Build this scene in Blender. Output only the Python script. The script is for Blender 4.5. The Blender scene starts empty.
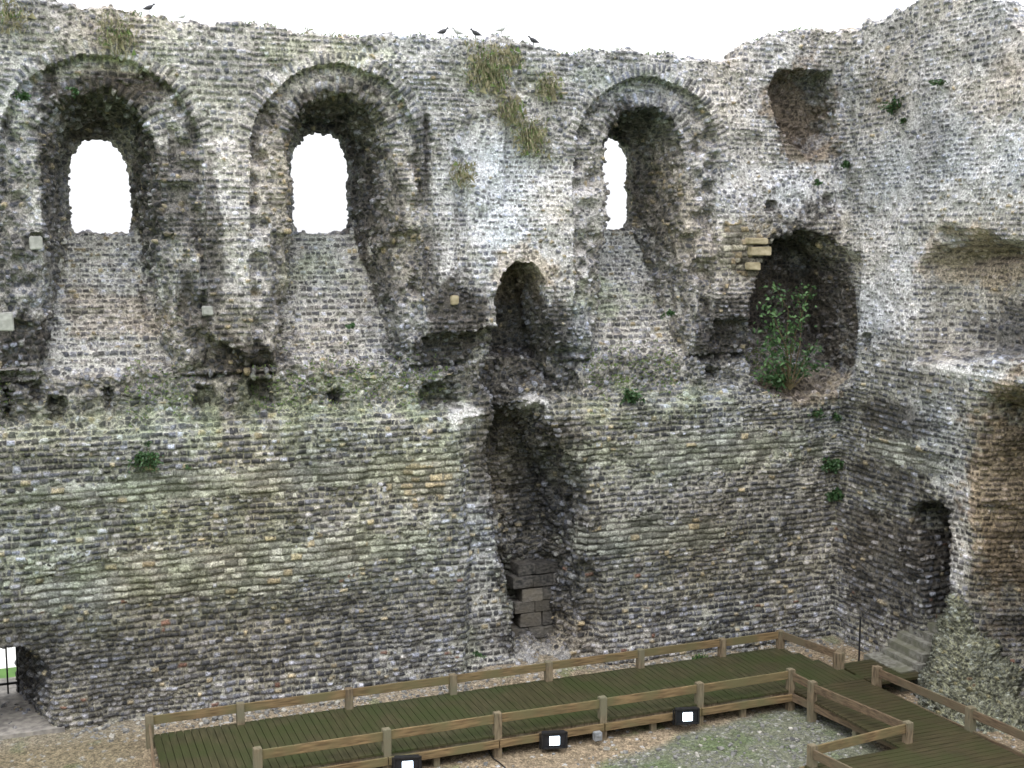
import bpy, bmesh, math, random
import numpy as np
from mathutils import Vector, Matrix
random.seed(7)
SC = bpy.context.scene
COL = SC.collection
# ------------------------------------------------------------------ camera
F, V, D, H = 1250.0, 150.0, 25.3, 10.0
TH = math.atan(V / F); PSI = math.atan(492 / math.hypot(F, V))
CX, SX = math.cos(PSI), math.sin(PSI)
FW = np.array([SX * math.cos(TH), CX * math.cos(TH), -math.sin(TH)])
RT = np.array([CX, -SX, 0.0]); UP = np.cross(RT, FW)
CP = np.array([0, -D, H])
cam = bpy.data.cameras.new('camera'); camo = bpy.data.objects.new('camera', cam); COL.objects.link(camo)
camo.location = CP
camo.rotation_euler = Matrix((RT, UP, -FW)).transposed().to_euler()
cam.sensor_width = 36; cam.lens = F / 1024 * 36; cam.clip_end = 6000; cam.clip_start = .1
SC.camera = camo
# ------------------------------------------------------------------ light
w = bpy.data.worlds.new('World'); SC.world = w; w.use_nodes = True
nt = w.node_tree; nt.nodes.clear()
wo = nt.nodes.new('ShaderNodeOutputWorld'); bg = nt.nodes.new('ShaderNodeBackground')
sky = nt.nodes.new('ShaderNodeTexSky'); sky.sky_type = 'NISHITA'; sky.sun_disc = False
SUN_EL, SUN_AZ = math.radians(58), math.radians(205)
sky.sun_elevation = SUN_EL; sky.sun_rotation = SUN_AZ; sky.air_density = 1.0; sky.dust_density = 4.0
hs = nt.nodes.new('ShaderNodeHueSaturation'); hs.inputs['Saturation'].default_value = .12
mx = nt.nodes.new('ShaderNodeMix'); mx.data_type = 'RGBA'
mx.inputs[0].default_value = .72; mx.inputs[7].default_value = (20.0, 20.2, 20.9, 1)   # high overcast veil
nt.links.new(sky.outputs[0], hs.inputs['Color']); nt.links.new(hs.outputs[0], mx.inputs[6])
# overcast luminance: brightest overhead, a third of that at the horizon
tcw = nt.nodes.new('ShaderNodeTexCoord'); sw = nt.nodes.new('ShaderNodeSeparateXYZ'); nt.links.new(tcw.outputs['Generated'], sw.inputs[0])
mrw = nt.nodes.new('ShaderNodeMapRange'); mrw.inputs[1].default_value = 0; mrw.inputs[2].default_value = 1; mrw.inputs[3].default_value = .50; mrw.inputs[4].default_value = 1.75
nt.links.new(sw.outputs[2], mrw.inputs[0]); vmw = nt.nodes.new('ShaderNodeVectorMath'); vmw.operation = 'SCALE'
nt.links.new(mx.outputs[2], vmw.inputs[0]); nt.links.new(mrw.outputs[0], vmw.inputs['Scale'])
nt.links.new(vmw.outputs[0], bg.inputs[0]); bg.inputs[1].default_value = .12
nt.links.new(bg.outputs[0], wo.inputs[0])
sl = bpy.data.lights.new('sun', 'SUN'); sl.energy = .8; sl.angle = math.radians(20); sl.color = (1, .97, .92)
so = bpy.data.objects.new('sun', sl); COL.objects.link(so)
sd = Vector((math.sin(SUN_AZ) * math.cos(SUN_EL), math.cos(SUN_AZ) * math.cos(SUN_EL), math.sin(SUN_EL)))
so.rotation_euler = sd.to_track_quat('Z', 'Y').to_euler()
SC.view_settings.view_transform = 'Standard'; SC.view_settings.look = 'None'
SC.view_settings.exposure = 0.25; SC.view_settings.gamma = 1
# ------------------------------------------------------------------ mapping helpers
def ray(px, py): return F * FW + (px - 512) * RT + (384 - py) * UP
def onY(px, py, y=0.0): r = ray(px, py); return CP + r * ((y - CP[1]) / r[1])
def onX(px, py, x): r = ray(px, py); return CP + r * ((x - CP[0]) / r[0])
def onZ(px, py, z=0.0): r = ray(px, py); return CP + r * ((z - CP[2]) / r[2])
XC = 18.5
def PY(pts, y=0.0): return [tuple(onY(a, b, y)[[0, 2]]) for a, b in pts]
def PX(pts, x=XC): return [tuple(onX(a, b, x)[[1, 2]]) for a, b in pts]
def tag(o, label=None, cat=None, group=None, kind=None):
    for k, v in (('label', label), ('category', cat), ('group', group), ('kind', kind)):
        if v: o[k] = v
    return o
def empty(name, loc=(0, 0, 0)):
    o = bpy.data.objects.new(name, None); o.location = loc; COL.objects.link(o); return o
# ------------------------------------------------------------------ noise
rng = np.random.default_rng(11)
N = 64
TAB = rng.random((N, N, N)).astype(np.float32)
JIT = rng.random((N, N, N, 4)).astype(np.float32)
def vn(P, f, s=0):
    q = P * np.float32(f) + np.float32(s * 17.31); i = np.floor(q).astype(np.int32); t = q - i; t = t * t * (3 - 2 * t); i &= 63
    j = (i + 1) & 63; r = 0
    for a in (0, 1):
        ia = j[:, 0] if a else i[:, 0]; wa = t[:, 0] if a else 1 - t[:, 0]
        for b in (0, 1):
            ib = j[:, 1] if b else i[:, 1]; wb = wa * (t[:, 1] if b else 1 - t[:, 1])
            r = r + wb * (TAB[ia, ib, i[:, 2]] * (1 - t[:, 2]) + TAB[ia, ib, j[:, 2]] * t[:, 2])
    return r * 2 - 1
def fbm(P, f, s=0, o=3):
    r = 0; a = 1; n = 0
    for k in range(o): r = r + a * vn(P, f * 2.03 ** k, s + k); n += a; a *= .5
    return r / n
def gnoise(xs, ys, zs, f, s=0):
    def M(v):
        q = v * f + s * 17.31; i = np.floor(q).astype(int); t = q - i; t = t * t * (3 - 2 * t)
        m = np.zeros((len(v), N), np.float32); r = np.arange(len(v))
        m[r, i & 63] = 1 - t; m[r, (i + 1) & 63] = t; return m
    A = np.tensordot(M(zs), TAB, (1, 2))          # z,X,Y
    A = np.tensordot(M(ys), A, (1, 2))            # y,z,X
    A = np.tensordot(M(xs), A, (1, 2))            # x,y,z
    return A * 2 - 1
def vor(P, cell, s, jz=.14, jx=.42):
    q = P / np.array(cell, np.float32) + np.float32(s * 7.7)
    i = np.floor(q).astype(np.int32); f = q - i
    n = len(P); d1 = np.full(n, 9, np.float32); d2 = d1.copy(); val = np.zeros(n, np.float32)
    for a in (-1, 0, 1):
        for b in (-1, 0, 1):
            for c in (-1, 0, 1):
                J = JIT[(i[:, 0] + a) & 63, (i[:, 1] + b) & 63, (i[:, 2] + c) & 63]
                dx = a + .5 + (J[:, 0] - .5) * 2 * jx - f[:, 0]; dy = b + .5 + (J[:, 1] - .5) * .5 - f[:, 1]
                dz = c + .5 + (J[:, 2] - .5) * 2 * jz - f[:, 2]
                d = dx * dx + .7 * dy * dy + dz * dz * 1.25
                m = d < d1
                d2 = np.where(m, d1, np.minimum(d2, d)); val = np.where(m, J[:, 3], val); d1 = np.where(m, d, d1)
    return np.sqrt(d1), np.sqrt(d2), val
def vrow(P, cell, s, jx=.40):
    """coursed masonry: rows of stones, each a cell of a 3D layout of its own row"""
    q = P / np.array(cell, np.float32) + np.float32(s * 7.7)
    r = np.floor(q[:, 2]).astype(np.int32); fz = q[:, 2] - r
    R = JIT[r & 63, (r * 7 + 3) & 63, s & 63]
    qx = q[:, 0] * (1 + .25 * (R[:, 1] - .5)) + R[:, 0] * 9; qy = q[:, 1] + R[:, 2] * 9
    i = np.floor(qx).astype(np.int32); j = np.floor(qy).astype(np.int32); fx = qx - i; fy = qy - j
    n = len(P); d1 = np.full(n, 9, np.float32); d2 = d1.copy(); val = np.zeros(n, np.float32); a4 = np.zeros(n, np.float32); b4 = np.zeros(n, np.float32)
    for a in (-1, 0, 1):
        for b in (-1, 0, 1):
            J = JIT[(i + a) & 63, (j + b) & 63, r & 63]
            dx = a + .5 + (J[:, 0] - .5) * 2 * jx - fx; dy = b + .5 + (J[:, 1] - .5) * .6 - fy
            d = np.sqrt(dx * dx + .6 * dy * dy); m = d < d1
            d2 = np.where(m, d1, np.minimum(d2, d)); val = np.where(m, J[:, 3], val); a4 = np.where(m, J[:, 2], a4); b4 = np.where(m, (J[:, 1] * 5.3) % 1, b4); d1 = np.where(m, d, d1)
    ez = (.30 + .17 * a4) - np.abs(fz - .5 - (b4 - .5) * .16)
    eh = (d2 - d1) * .75
    return np.minimum(eh, ez) - .25 * np.maximum(.12 - eh, 0) - .25 * np.maximum(.12 - ez, 0), val
def ss(a, b, x): t = np.clip((x - a) / (b - a), 0, 1); return t * t * (3 - 2 * t)
# ------------------------------------------------------------------ 2D shapes
def poly(pts, X, Z):
    pts = np.array(pts); d = np.full(np.broadcast(X, Z).shape, 1e9); ins = np.zeros(d.shape, bool)
    for k in range(len(pts)):
        ax, az = pts[k]; bx, bz = pts[k - 1]
        ex, ez = bx - ax, bz - az; wx, wz = X - ax, Z - az
        t = np.clip((wx * ex + wz * ez) / (ex * ex + ez * ez + 1e-12), 0, 1)
        d = np.minimum(d, (wx - t * ex) ** 2 + (wz - t * ez) ** 2)
        c = ((az > Z) != (bz > Z)) & (X < (bx - ax) * (Z - az) / ((bz - az) if abs(bz - az) > 1e-9 else 1e-9) + ax)
        ins ^= c
    d = np.sqrt(d); return np.where(ins, -d, d)
def arch(X, Z, cx, hw, zt, zb):
    sp = zt - hw
    return np.maximum(np.where(Z > sp, np.hypot(X - cx, Z - sp) - hw, np.abs(X - cx) - hw), zb - Z)
def archpx(l, r, t, b, y=0.0):
    A = onY(l, b, y); B = onY(r, b, y); m = (l + r) / 2; T = onY(m, t, y); Bt = onY(m, b, y)
    return (A[0] + B[0]) / 2, (B[0] - A[0]) / 2, T[2], Bt[2]
# ------------------------------------------------------------------ surface nets
def nets(S, o, vx):
    S = S.astype(np.float32); I = S < 0; nx, ny, nz = S.shape
    c = I[:-1, :-1, :-1].astype(np.uint8)
    cnt = np.zeros((nx - 1, ny - 1, nz - 1), np.uint8)
    for a in (0, 1):
        for b in (0, 1):
            for d in (0, 1): cnt += I[a:nx - 1 + a, b:ny - 1 + b, d:nz - 1 + d]
    act = (cnt > 0) & (cnt < 8)
    idx = np.full(act.shape, -1, np.int32); ci = np.argwhere(act); idx[act] = np.arange(len(ci))
    cor = {}
    for a in (0, 1):
        for b in (0, 1):
            for d in (0, 1): cor[a, b, d] = S[ci[:, 0] + a, ci[:, 1] + b, ci[:, 2] + d]
    ps = np.zeros((len(ci), 3), np.float32); ct = np.zeros(len(ci), np.float32)
    for k0 in cor:
        for ax in range(3):
            if k0[ax]: continue
            k1 = list(k0); k1[ax] = 1; k1 = tuple(k1)
            s0, s1 = cor[k0], cor[k1]; m = (s0 < 0) != (s1 < 0)
            t = np.where(m, s0 / np.where(m, s0 - s1, 1), 0)
            for q in range(3): ps[:, q] += np.where(m, k0[q] + (t if q == ax else 0), 0)
            ct += m
    P = (ci + ps / ct[:, None]) * vx + np.array(o)
    G = np.zeros_like(P)
    for k0, s in cor.items():
        s = np.clip(s, -.25, .25)
        for q in range(3): G[:, q] += (s if k0[q] else -s)
    G /= np.linalg.norm(G, axis=1)[:, None] + 1e-9
    Q = []
    for ax in range(3):
        u, v = (ax + 1) % 3, (ax + 2) % 3
        sl0 = [slice(None)] * 3; sl1 = [slice(None)] * 3
        sl0[ax] = slice(0, -1); sl1[ax] = slice(1, None)
        for q in (u, v): sl0[q] = slice(1, -1); sl1[q] = slice(1, -1)
        a, b = I[tuple(sl0)], I[tuple(sl1)]
        e = np.argwhere(a != b); f = a[tuple(e.T)]
        e[:, u] += 1; e[:, v] += 1
        def cell(du, dv):
            g = e.copy(); g[:, u] += du; g[:, v] += dv; return idx[tuple(g.T)]
        q4 = np.stack([cell(-1, -1), cell(0, -1), cell(0, 0), cell(-1, 0)], 1)
        q4[~f] = q4[~f][:, ::-1]; Q.append(q4)
    return P.astype(np.float32), G.astype(np.float32), np.concatenate(Q)
def subdiv(P, G, Q, mask):
    Qs, Qk = Q[mask], Q[~mask]; n = len(P)
    E = np.stack([Qs, np.roll(Qs, -1, 1)], 2).reshape(-1, 2); E.sort(1)
    key = E[:, 0].astype(np.int64) * n + E[:, 1]; u, inv = np.unique(key, return_inverse=True)
    a, b = (u // n), (u % n); inv = inv.reshape(-1, 4) + n
    fc = np.arange(len(Qs)) + n + len(u)
    P2 = np.concatenate([P, (P[a] + P[b]) / 2, P[Qs].mean(1)]); G2 = np.concatenate([G, G[a] + G[b], G[Qs].mean(1)])
    G2 /= np.linalg.norm(G2, axis=1)[:, None] + 1e-9
    Qn = [np.stack([Qs[:, k], inv[:, k], fc, inv[:, (k + 3) % 4]], 1) for k in range(4)]
    return P2, G2, np.concatenate(Qn + [Qk])
def mesh_np(name, P, Q, col=None, mat=None, parent=None, smooth=True):
    used = np.unique(Q); rm = np.full(len(P), -1, np.int64); rm[used] = np.arange(len(used))
    P = P[used]; Q = rm[Q]
    me = bpy.data.meshes.new(name); me.vertices.add(len(P)); me.loops.add(Q.size); me.polygons.add(len(Q))
    me.vertices.foreach_set('co', P.astype(np.float32).ravel()); me.loops.foreach_set('vertex_index', Q.astype(np.int32).ravel())
    me.polygons.foreach_set('loop_start', (np.arange(len(Q)) * Q.shape[1]).astype(np.int32))
    me.polygons.foreach_set('loop_total', np.full(len(Q), Q.shape[1], np.int32))
    me.polygons.foreach_set('use_smooth', np.full(len(Q), smooth))
    me.update(calc_edges=True)
    if col is not None:
        at = me.color_attributes.new('Col', 'FLOAT_COLOR', 'POINT')
        at.data.foreach_set('color', np.concatenate([np.clip(col[used], 0, 1), np.ones((len(used), 1))], 1).astype(np.float32).ravel())
    if mat: me.materials.append(mat)
    o = bpy.data.objects.new(name, me); COL.objects.link(o); o.parent = parent; return o
# ------------------------------------------------------------------ materials
def mat_new(name, rough=.9):
    m = bpy.data.materials.new(name); m.use_nodes = True; t = m.node_tree
    b = t.nodes['Principled BSDF']; b.inputs['Roughness'].default_value = rough
    b.inputs['Specular IOR Level'].default_value = .35
    return m, t, b
def stone_mat(name, rough=.88, fs=38, bump=.012):
    m, t, b = mat_new(name, rough)
    at = t.nodes.new('ShaderNodeAttribute'); at.attribute_name = 'Col'
    tc = t.nodes.new('ShaderNodeTexCoord')
    v = t.nodes.new('ShaderNodeTexVoronoi'); v.inputs['Scale'].default_value = fs * .62; t.links.new(tc.outputs['Object'], v.inputs['Vector'])
    n = t.nodes.new('ShaderNodeTexNoise'); n.inputs['Scale'].default_value = fs; n.inputs['Detail'].default_value = 4
    t.links.new(tc.outputs['Object'], n.inputs['Vector'])
    r = t.nodes.new('ShaderNodeMapRange'); r.inputs[1].default_value = .3; r.inputs[2].default_value = .7; r.inputs[3].default_value = .55; r.inputs[4].default_value = 1.5
    t.links.new(n.outputs[0], r.inputs[0])
    sx = t.nodes.new('ShaderNodeSeparateColor'); t.links.new(v.outputs['Color'], sx.inputs[0])
    r2 = t.nodes.new('ShaderNodeMapRange'); r2.inputs[3].default_value = .58; r2.inputs[4].default_value = 1.42
    t.links.new(sx.outputs[0], r2.inputs[0])
    mm = t.nodes.new('ShaderNodeMath'); mm.operation = 'MULTIPLY'; t.links.new(r.outputs[0], mm.inputs[0]); t.links.new(r2.outputs[0], mm.inputs[1])
    vm = t.nodes.new('ShaderNodeVectorMath'); vm.operation = 'SCALE'; t.links.new(at.outputs['Color'], vm.inputs[0]); t.links.new(mm.outputs[0], vm.inputs['Scale'])
    t.links.new(vm.outputs[0], b.inputs['Base Color'])
    bp = t.nodes.new('ShaderNodeBump'); bp.inputs['Distance'].default_value = bump; bp.inputs['Strength'].default_value = .9
    t.links.new(mm.outputs[0], bp.inputs['Height']); t.links.new(bp.outputs[0], b.inputs['Normal'])
    return m
M_STONE = stone_mat('flint_rubble')
M_GROUND = stone_mat('gravel', .95, 30, .02)
def noise_mat(name, c1, c2, scale=(8, 8, 8), rough=.8, c3=None, bump=.004, bias=(.35, .65)):
    m, t, b = mat_new(name, rough); tc = t.nodes.new('ShaderNodeTexCoord'); mp = t.nodes.new('ShaderNodeMapping')
    mp.inputs['Scale'].default_value = scale; t.links.new(tc.outputs['Object'], mp.inputs[0])
    n = t.nodes.new('ShaderNodeTexNoise'); n.inputs['Scale'].default_value = 1; n.inputs['Detail'].default_value = 6; t.links.new(mp.outputs[0], n.inputs['Vector'])
    cr = t.nodes.new('ShaderNodeValToRGB'); cr.color_ramp.elements[0].position = bias[0]; cr.color_ramp.elements[1].position = bias[1]
    cr.color_ramp.elements[0].color = (*c1, 1); cr.color_ramp.elements[1].color = (*c2, 1); t.links.new(n.outputs[0], cr.inputs[0])
    out = cr.outputs[0]
    if c3:
        n2 = t.nodes.new('ShaderNodeTexNoise'); n2.inputs['Scale'].default_value = 1.3; n2.inputs['Detail'].default_value = 5; t.links.new(tc.outputs['Object'], n2.inputs['Vector'])
        r = t.nodes.new('ShaderNodeMapRange'); r.inputs[1].default_value = .42; r.inputs[2].default_value = .62; t.links.new(n2.outputs[0], r.inputs[0])
        x = t.nodes.new('ShaderNodeMix'); x.data_type = 'RGBA'; x.inputs[7].default_value = (*c3, 1); t.links.new(r.outputs[0], x.inputs[0]); t.links.new(out, x.inputs[6]); out = x.outputs[2]
    t.links.new(out, b.inputs['Base Color'])
    bp = t.nodes.new('ShaderNodeBump'); bp.inputs['Distance'].default_value = bump; t.links.new(n.outputs[0], bp.inputs['Height']); t.links.new(bp.outputs[0], b.inputs['Normal'])
    return m
M_RAIL = noise_mat('weathered_rail_timber', (.085, .056, .027), (.225, .155, .078), (3, 30, 30), .75, (.12, .105, .05))
M_RAILY = noise_mat('weathered_side_rail_timber', (.065, .045, .028), (.16, .112, .068), (30, 3, 30), .75, (.11, .09, .055))
M_POST = noise_mat('weathered_post_timber', (.085, .062, .038), (.22, .17, .11), (25, 25, 4), .8, (.14, .13, .085))
M_DECK = noise_mat('mossy_deck_boards', (.030, .029, .014), (.060, .055, .028), (20, 2, 20), .42, (.034, .042, .015), .006)
M_DECKX = noise_mat('wet_brown_deck_boards', (.030, .026, .014), (.062, .052, .027), (2, 20, 20), .38, (.038, .040, .017), .006)
M_BLACK = noise_mat('black_painted_metal', (.008, .008, .009), (.02, .02, .022), (20, 20, 20), .45)
M_STEP = noise_mat('worn_step_stone', (.085, .08, .065), (.24, .235, .21), (9, 9, 9), .8, (.12, .12, .085), .012)
M_LEAF = noise_mat('dark_green_leaf', (.022, .05, .018), (.05, .11, .038), (6, 6, 6), .5)
M_LEAFP = noise_mat('pale_green_leaf', (.055, .12, .04), (.12, .21, .085), (6, 6, 6), .5)
M_STEM = noise_mat('plant_stem', (.08, .06, .03), (.16, .13, .07), (9, 9, 9), .8)
M_STRAW = noise_mat('dry_grass', (.17, .155, .09), (.33, .30, .19), (6, 6, 6), .8)
M_MOSSG = noise_mat('short_green_grass', (.08, .13, .04), (.17, .24, .08), (6, 6, 6), .8)
# ------------------------------------------------------------------ the keep walls as a solid
VX = .0455
def ztop_fn():
    px = [(-60, -30), (0, -12), (45, -1), (85, 10), (150, 17), (215, 27), (240, 25), (330, 38), (420, 37), (470, 39), (530, 44), (560, 51), (640, 55), (700, 60), (734, 62), (738, 47), (747, 44), (755, 48), (763, 39), (800, 32), (845, 32)]
    P = [onY(a, b, .3) for a, b in px]; return np.array([p[0] for p in P]), np.array([p[2] for p in P])
TX, TZ = ztop_fn()
pb = [(848, 32), (870, 25), (900, 13), (940, -2), (1000, -4), (1011, 0), (1017, 10), (1024, 24), (1060, 60)]
PB = [onX(a, b, XC + .3) for a, b in pb]; TYB = np.array([p[1] for p in PB])[::-1]; TZB = np.array([p[2] for p in PB])[::-1]
WIN = [dict(o=(8, 208, 56, 372), i=(46, 158, 90, 262), w=(70, 133, 136, 233)),
       dict(o=(256, 425, 65, 372), i=(288, 394, 92, 285), w=(292, 350, 128, 233)),
       dict(o=(576, 716, 76, 372), i=(604, 682, 106, 288), w=(594, 630, 136, 231))]
SLZ = onY(300, 372)[2]; ZS = 10.0
def profileA(X, Z):
    """front face depth f(x,z) of the back wall"""
    rr = gnoise(X[:, 0] if X.ndim > 1 else X, np.array([3.3]), Z[0] if Z.ndim > 1 else Z, 1.7, 2)[:, 0, :]
    r2 = gnoise(X[:, 0], np.array([1.3]), Z[0], 4.5, 4)[:, 0, :]
    Zl = onY(300, 430)[2]
    f = np.full(rr.shape, 0.0)
    band = (Z > Zl) & (Z <= SLZ + .02)
    led = np.clip((Z - Zl + .10 * rr) / .55, 0, 1)
    f = np.where(Z <= SLZ, .38 * led, .07)
    bay = np.zeros(rr.shape)
    for W in WIN:
        cx, hw, zt, zb = archpx(*W['i'], .3); hw = hw + .26; bay = np.maximum(bay, ss(.1, -.1, np.abs(X - cx) - hw + .1 * rr))
    # undercut beneath the hanging piers
    under = np.exp(-((Z - SLZ - .08 - .10 * rr) / (.17 + .05 * r2)) ** 2)
    f = f + .55 * under * (.75 + .35 * rr) * (1 - bay)
    # window bays
    for k, W in enumerate(WIN):
        cx, hw, zt, zb = archpx(*W['o']); hwz = hw
        d = arch(X, Z, cx, hw, zt, SLZ - .25) + .07 * rr
        slope = .40 + (Z - SLZ) * (1.55 / (ZS - SLZ))
        f = np.where(d < 0, np.maximum(f, np.minimum(.30, np.maximum(.28, slope)) + (.13 * r2 + .05 * rr) * (1 - bay) + .16 * bay * (Z < ZS)), f)
    def rec(pts, dep, e=.08):
        nonlocal f
        d = poly(PY(pts), X, Z) + e * rr + e * .6 * r2
        f = np.maximum(f, dep * ss(.06, -.10, d))
    for s in [(36, 396, 10, 12), (110, 402, 9, 15), (56, 412, 10, 14), (7, 407, 8, 18), (207, 400, 12, 13), (263, 394, 14, 14), (340, 400, 8, 9), (445, 398, 20, 14), (722, 376, 9, 8)]:
        rec([(s[0] - s[2], s[1] - s[3]), (s[0] + s[2], s[1] - s[3]), (s[0] + s[2], s[1] + s[3]), (s[0] - s[2], s[1] + s[3])], .75, .05)
    rec([(426, 338), (500, 330), (500, 372), (426, 372)], .55)
    rec([(208, 335), (232, 345), (262, 372), (205, 376)], .45)
    rec([(716, 318), (755, 320), (757, 372), (716, 372)], .45)
    rec([(0, 315), (38, 320), (40, 372), (-30, 372)], .45)
    rec([(-40, 120), (0, 130), (12, 300), (10, 372), (-40, 372)], .5)
    rec([(463, 420), (500, 410), (520, 690), (466, 690), (470, 560)], .22, .12)
    rec([(575, 560), (596, 560), (606, 680), (575, 680)], .25, .12)
    rec([(496, 345), (550, 330), (575, 362), (590, 392), (560, 402), (480, 402), (448, 385)], .62, .14)
    rec([(236, 110), (222, 200), (226, 370), (210, 370), (205, 130)], .10, .05)
    rec([(430, 100), (440, 320), (425, 320), (424, 120)], .28, .06)
    rec([(455, 150), (468, 150), (474, 320), (458, 320)], .22, .06)
    rec([(508, 120), (520, 120), (520, 210), (505, 210)], .16, .06)
    for s in [(775, 206, 5, 5), (832, 200, 5, 5)]: rec([(s[0] - s[2], s[1] - s[3]), (s[0] + s[2], s[1] - s[3]), (s[0] + s[2], s[1] + s[3]), (s[0] - s[2], s[1] + s[3])], .4, .02)
    rl = gnoise(X[:, 0], np.array([5.3]), Z[0], .55, 12)[:, 0, :]
    return f + .07 * rr + .04 * r2 + .09 * rl * ss(7.5, 8.5, Z)
def profileB(Y, Z):
    rr = gnoise(np.array([7.7]), Y[:, 0], Z[0], 1.7, 5)[0]; r2 = gnoise(np.array([2.7]), Y[:, 0], Z[0], 4.5, 6)[0]
    f = np.zeros(rr.shape)
    def rec(pts, dep, e=.08, sh=.10):
        nonlocal f
        d = poly(PX(pts), Y, Z) + e * rr + e * .6 * r2
        f = f + dep * ss(.06, -sh, d)
    rec([(918, 362), (916, 300), (920, 262), (935, 244), (980, 238), (1060, 246), (1060, 362)], .85, .07, .35)
    rec([(925, 275), (935, 228), (985, 226), (1005, 245), (990, 262)], .35, .14, .3)
    rec([(976, 388), (1080, 380), (1080, 700), (984, 700), (968, 610), (976, 500)], 1.25, .14, .7)
    rec([(1000, 640), (1080, 640), (1080, 760), (1000, 760)], .5, .06, .1)
    # sloping bench under the niche
    zb = onX(960, 366, XC)[2]
    inb = ss(1.0, .9, np.abs(Y - (onX(910, 366, XC)[1] + onX(1030, 366, XC)[1]) / 2) / 1.9)
    f = f - .06 * inb * np.exp(-((Z - zb + .14) / .14) ** 2)
    f = f - .06 * ss(8.6, 6.9, Z) * (Z > 5.2)
    return f + .05 * rr + .03 * r2
def solid(xs, ys, zs):
    X = xs[:, None, None]; Y = ys[None, :, None]; Z = zs[None, None, :]
    X2, Z2 = xs[:, None], zs[None, :]; Y2 = ys[:, None]
    n1 = gnoise(xs, ys, zs, 2.2, 1); n2 = gnoise(xs, ys, zs, 5.5, 3)
    fA = profileA(X2, Z2)[:, None, :]; fB = profileB(Y2, Z2)[None]
    tn = gnoise(xs, ys, np.array([3.]), 3.1, 8)
    ta = np.interp(xs, TX, TZ)[:, None, None] + .10 * tn + .05 * gnoise(xs, ys, np.array([3.]), 7.3, 13); tb = np.interp(ys, TYB, TZB)[None, :, None] + .12 * tn
    A = np.maximum(np.maximum(fA - Y, Y - 2.4), (Z - ta + .35 * np.clip(Y - .35, 0, 3)) * .8)
    A = np.maximum(A, X - (XC + 2.2))
    B = np.maximum(np.maximum(XC + fB - X, X - (XC + 2.2)), (Z - tb + .35 * np.clip(X - XC - .35, 0, 3)) * .8); B = np.maximum(B, Y - 2.4)
    S = np.minimum(A, B)
    def cut(d):
        nonlocal S; S = np.maximum(S, -d)
    rg = .05 * n1 + .035 * n2
    for W in WIN:
        cx, hw, zt, zb = archpx(*W['i'], .3); ox, ow, ozt, ozb = archpx(*W['w'], 2.1)
        t = np.clip((ys - .3) / 1.8, 0, 1)[None, :, None]
        c = cx + (ox - cx) * t; h = hw + (ow + .04 - hw) * t; zt_ = zt + (ozt + .12 - zt) * t
        dep = .5 + 1.45 * np.clip((Z - SLZ) / (ZS - SLZ), 0, 1.2) ** .62 + .05 * n1
        h = h + .30 * np.clip((ZS - .2 - Z) / (ZS - SLZ), 0, 1) ** .8
        d = np.maximum(arch(X, Z, c, h, zt_, SLZ + .04), Y - np.minimum(1.95, dep)); d = np.maximum(d, -.5 - Y)
        cut(d + rg * 1.9 + .05 * n2)
        sp_ = ozt - 1.55 * ow; sb_ = ozb + .28
        q_ = np.where(Z > sp_, np.hypot(X - ox, (Z - sp_) / 1.55), np.where(Z < sb_, np.maximum(np.abs(X - ox), np.hypot(X - ox, (sb_ - Z) * ow / .5)), np.abs(X - ox))) - ow
        d = np.maximum(np.maximum(q_, ozb - Z), 1.2 - Y)
        cut(d + rg * 1.9)
    def hole(pts, y0, dep, taper=.15, e=1., yp=0.0):
        d2 = poly(PY(pts, yp), X2, Z2)[:, None, :]
        d = np.maximum(d2 + taper * np.maximum(Y, 0), Y - dep); d = np.maximum(d, y0 - Y); cut(d + rg * e)
    if xs[0] < 17:
        hole([(499, 335), (528, 345), (522, 400), (516, 440), (489, 436), (494, 405), (482, 385)], -1, 1.15, .25, 3)
        hole([(500, 362), (497, 300), (504, 276), (516, 262), (534, 262), (545, 278), (551, 318), (560, 366)], -1, 1.7, .05)
        hole([(498, 345), (548, 332), (562, 352), (578, 385), (560, 398), (500, 398), (480, 390), (497, 370)], -1, 1.0, .3, 4)
        hole([(486, 430), (494, 412), (520, 398), (548, 408), (562, 440), (580, 470), (588, 520), (590, 580), (586, 630), (580, 655), (560, 664), (513, 664), (512, 615), (498, 565), (492, 500), (484, 455)], -1, 1.7, .26, 3.2)
        pass
        d = np.maximum(arch(X, Z, -.50 - .28 * np.clip(Y, 0, 2.4), .69 - .0 * Y, 2.06, .30), -1 - Y); cut(d + rg * .5)
    # niches in the corner
    hole([(778, 70), (838, 68), (841, 135), (826, 152), (812, 160), (790, 140), (779, 122), (771, 92)], -.5, .95, .12, 1.2)
    zf = onY(800, 400)[2]; d2 = poly(PY([(764, 262), (778, 238), (805, 227), (835, 237), (853, 262), (859, 320), (857, 372), (830, 392), (800, 402), (757, 388), (751, 300)]), X2, Z2)[:, None, :]
    dep = np.minimum(1.9, .35 + (Z - zf) * 1.1)
    cut(np.maximum(np.maximum(d2 + .1 * np.maximum(Y, 0), Y - dep), -.6 - Y) + rg * 1.2)
    # doorway and putlog hole in the side wall
    if ys[0] < -2:
        d2 = poly(PX([(906, 512), (918, 502), (938, 502), (948, 512), (950, 648), (920, 652), (923, 600), (919, 560)]), Y2, Z2)[None]
        cut(np.maximum(d2, XC - 1 - X) + 0 * X + rg * .5) if False else cut(np.maximum(np.maximum(d2, X - XC - 1.7), XC - 1 - X) + rg * .6)
    z0, y0_ = onX(866, 343, XC)[2], onX(866, 343, XC)[1]
    cut(np.maximum(np.maximum(np.abs(Y - y0_) - .13, np.abs(Z - z0) - .19), X - XC - .7))
    S += .03 * n1 + .02 * n2
    return S
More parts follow.
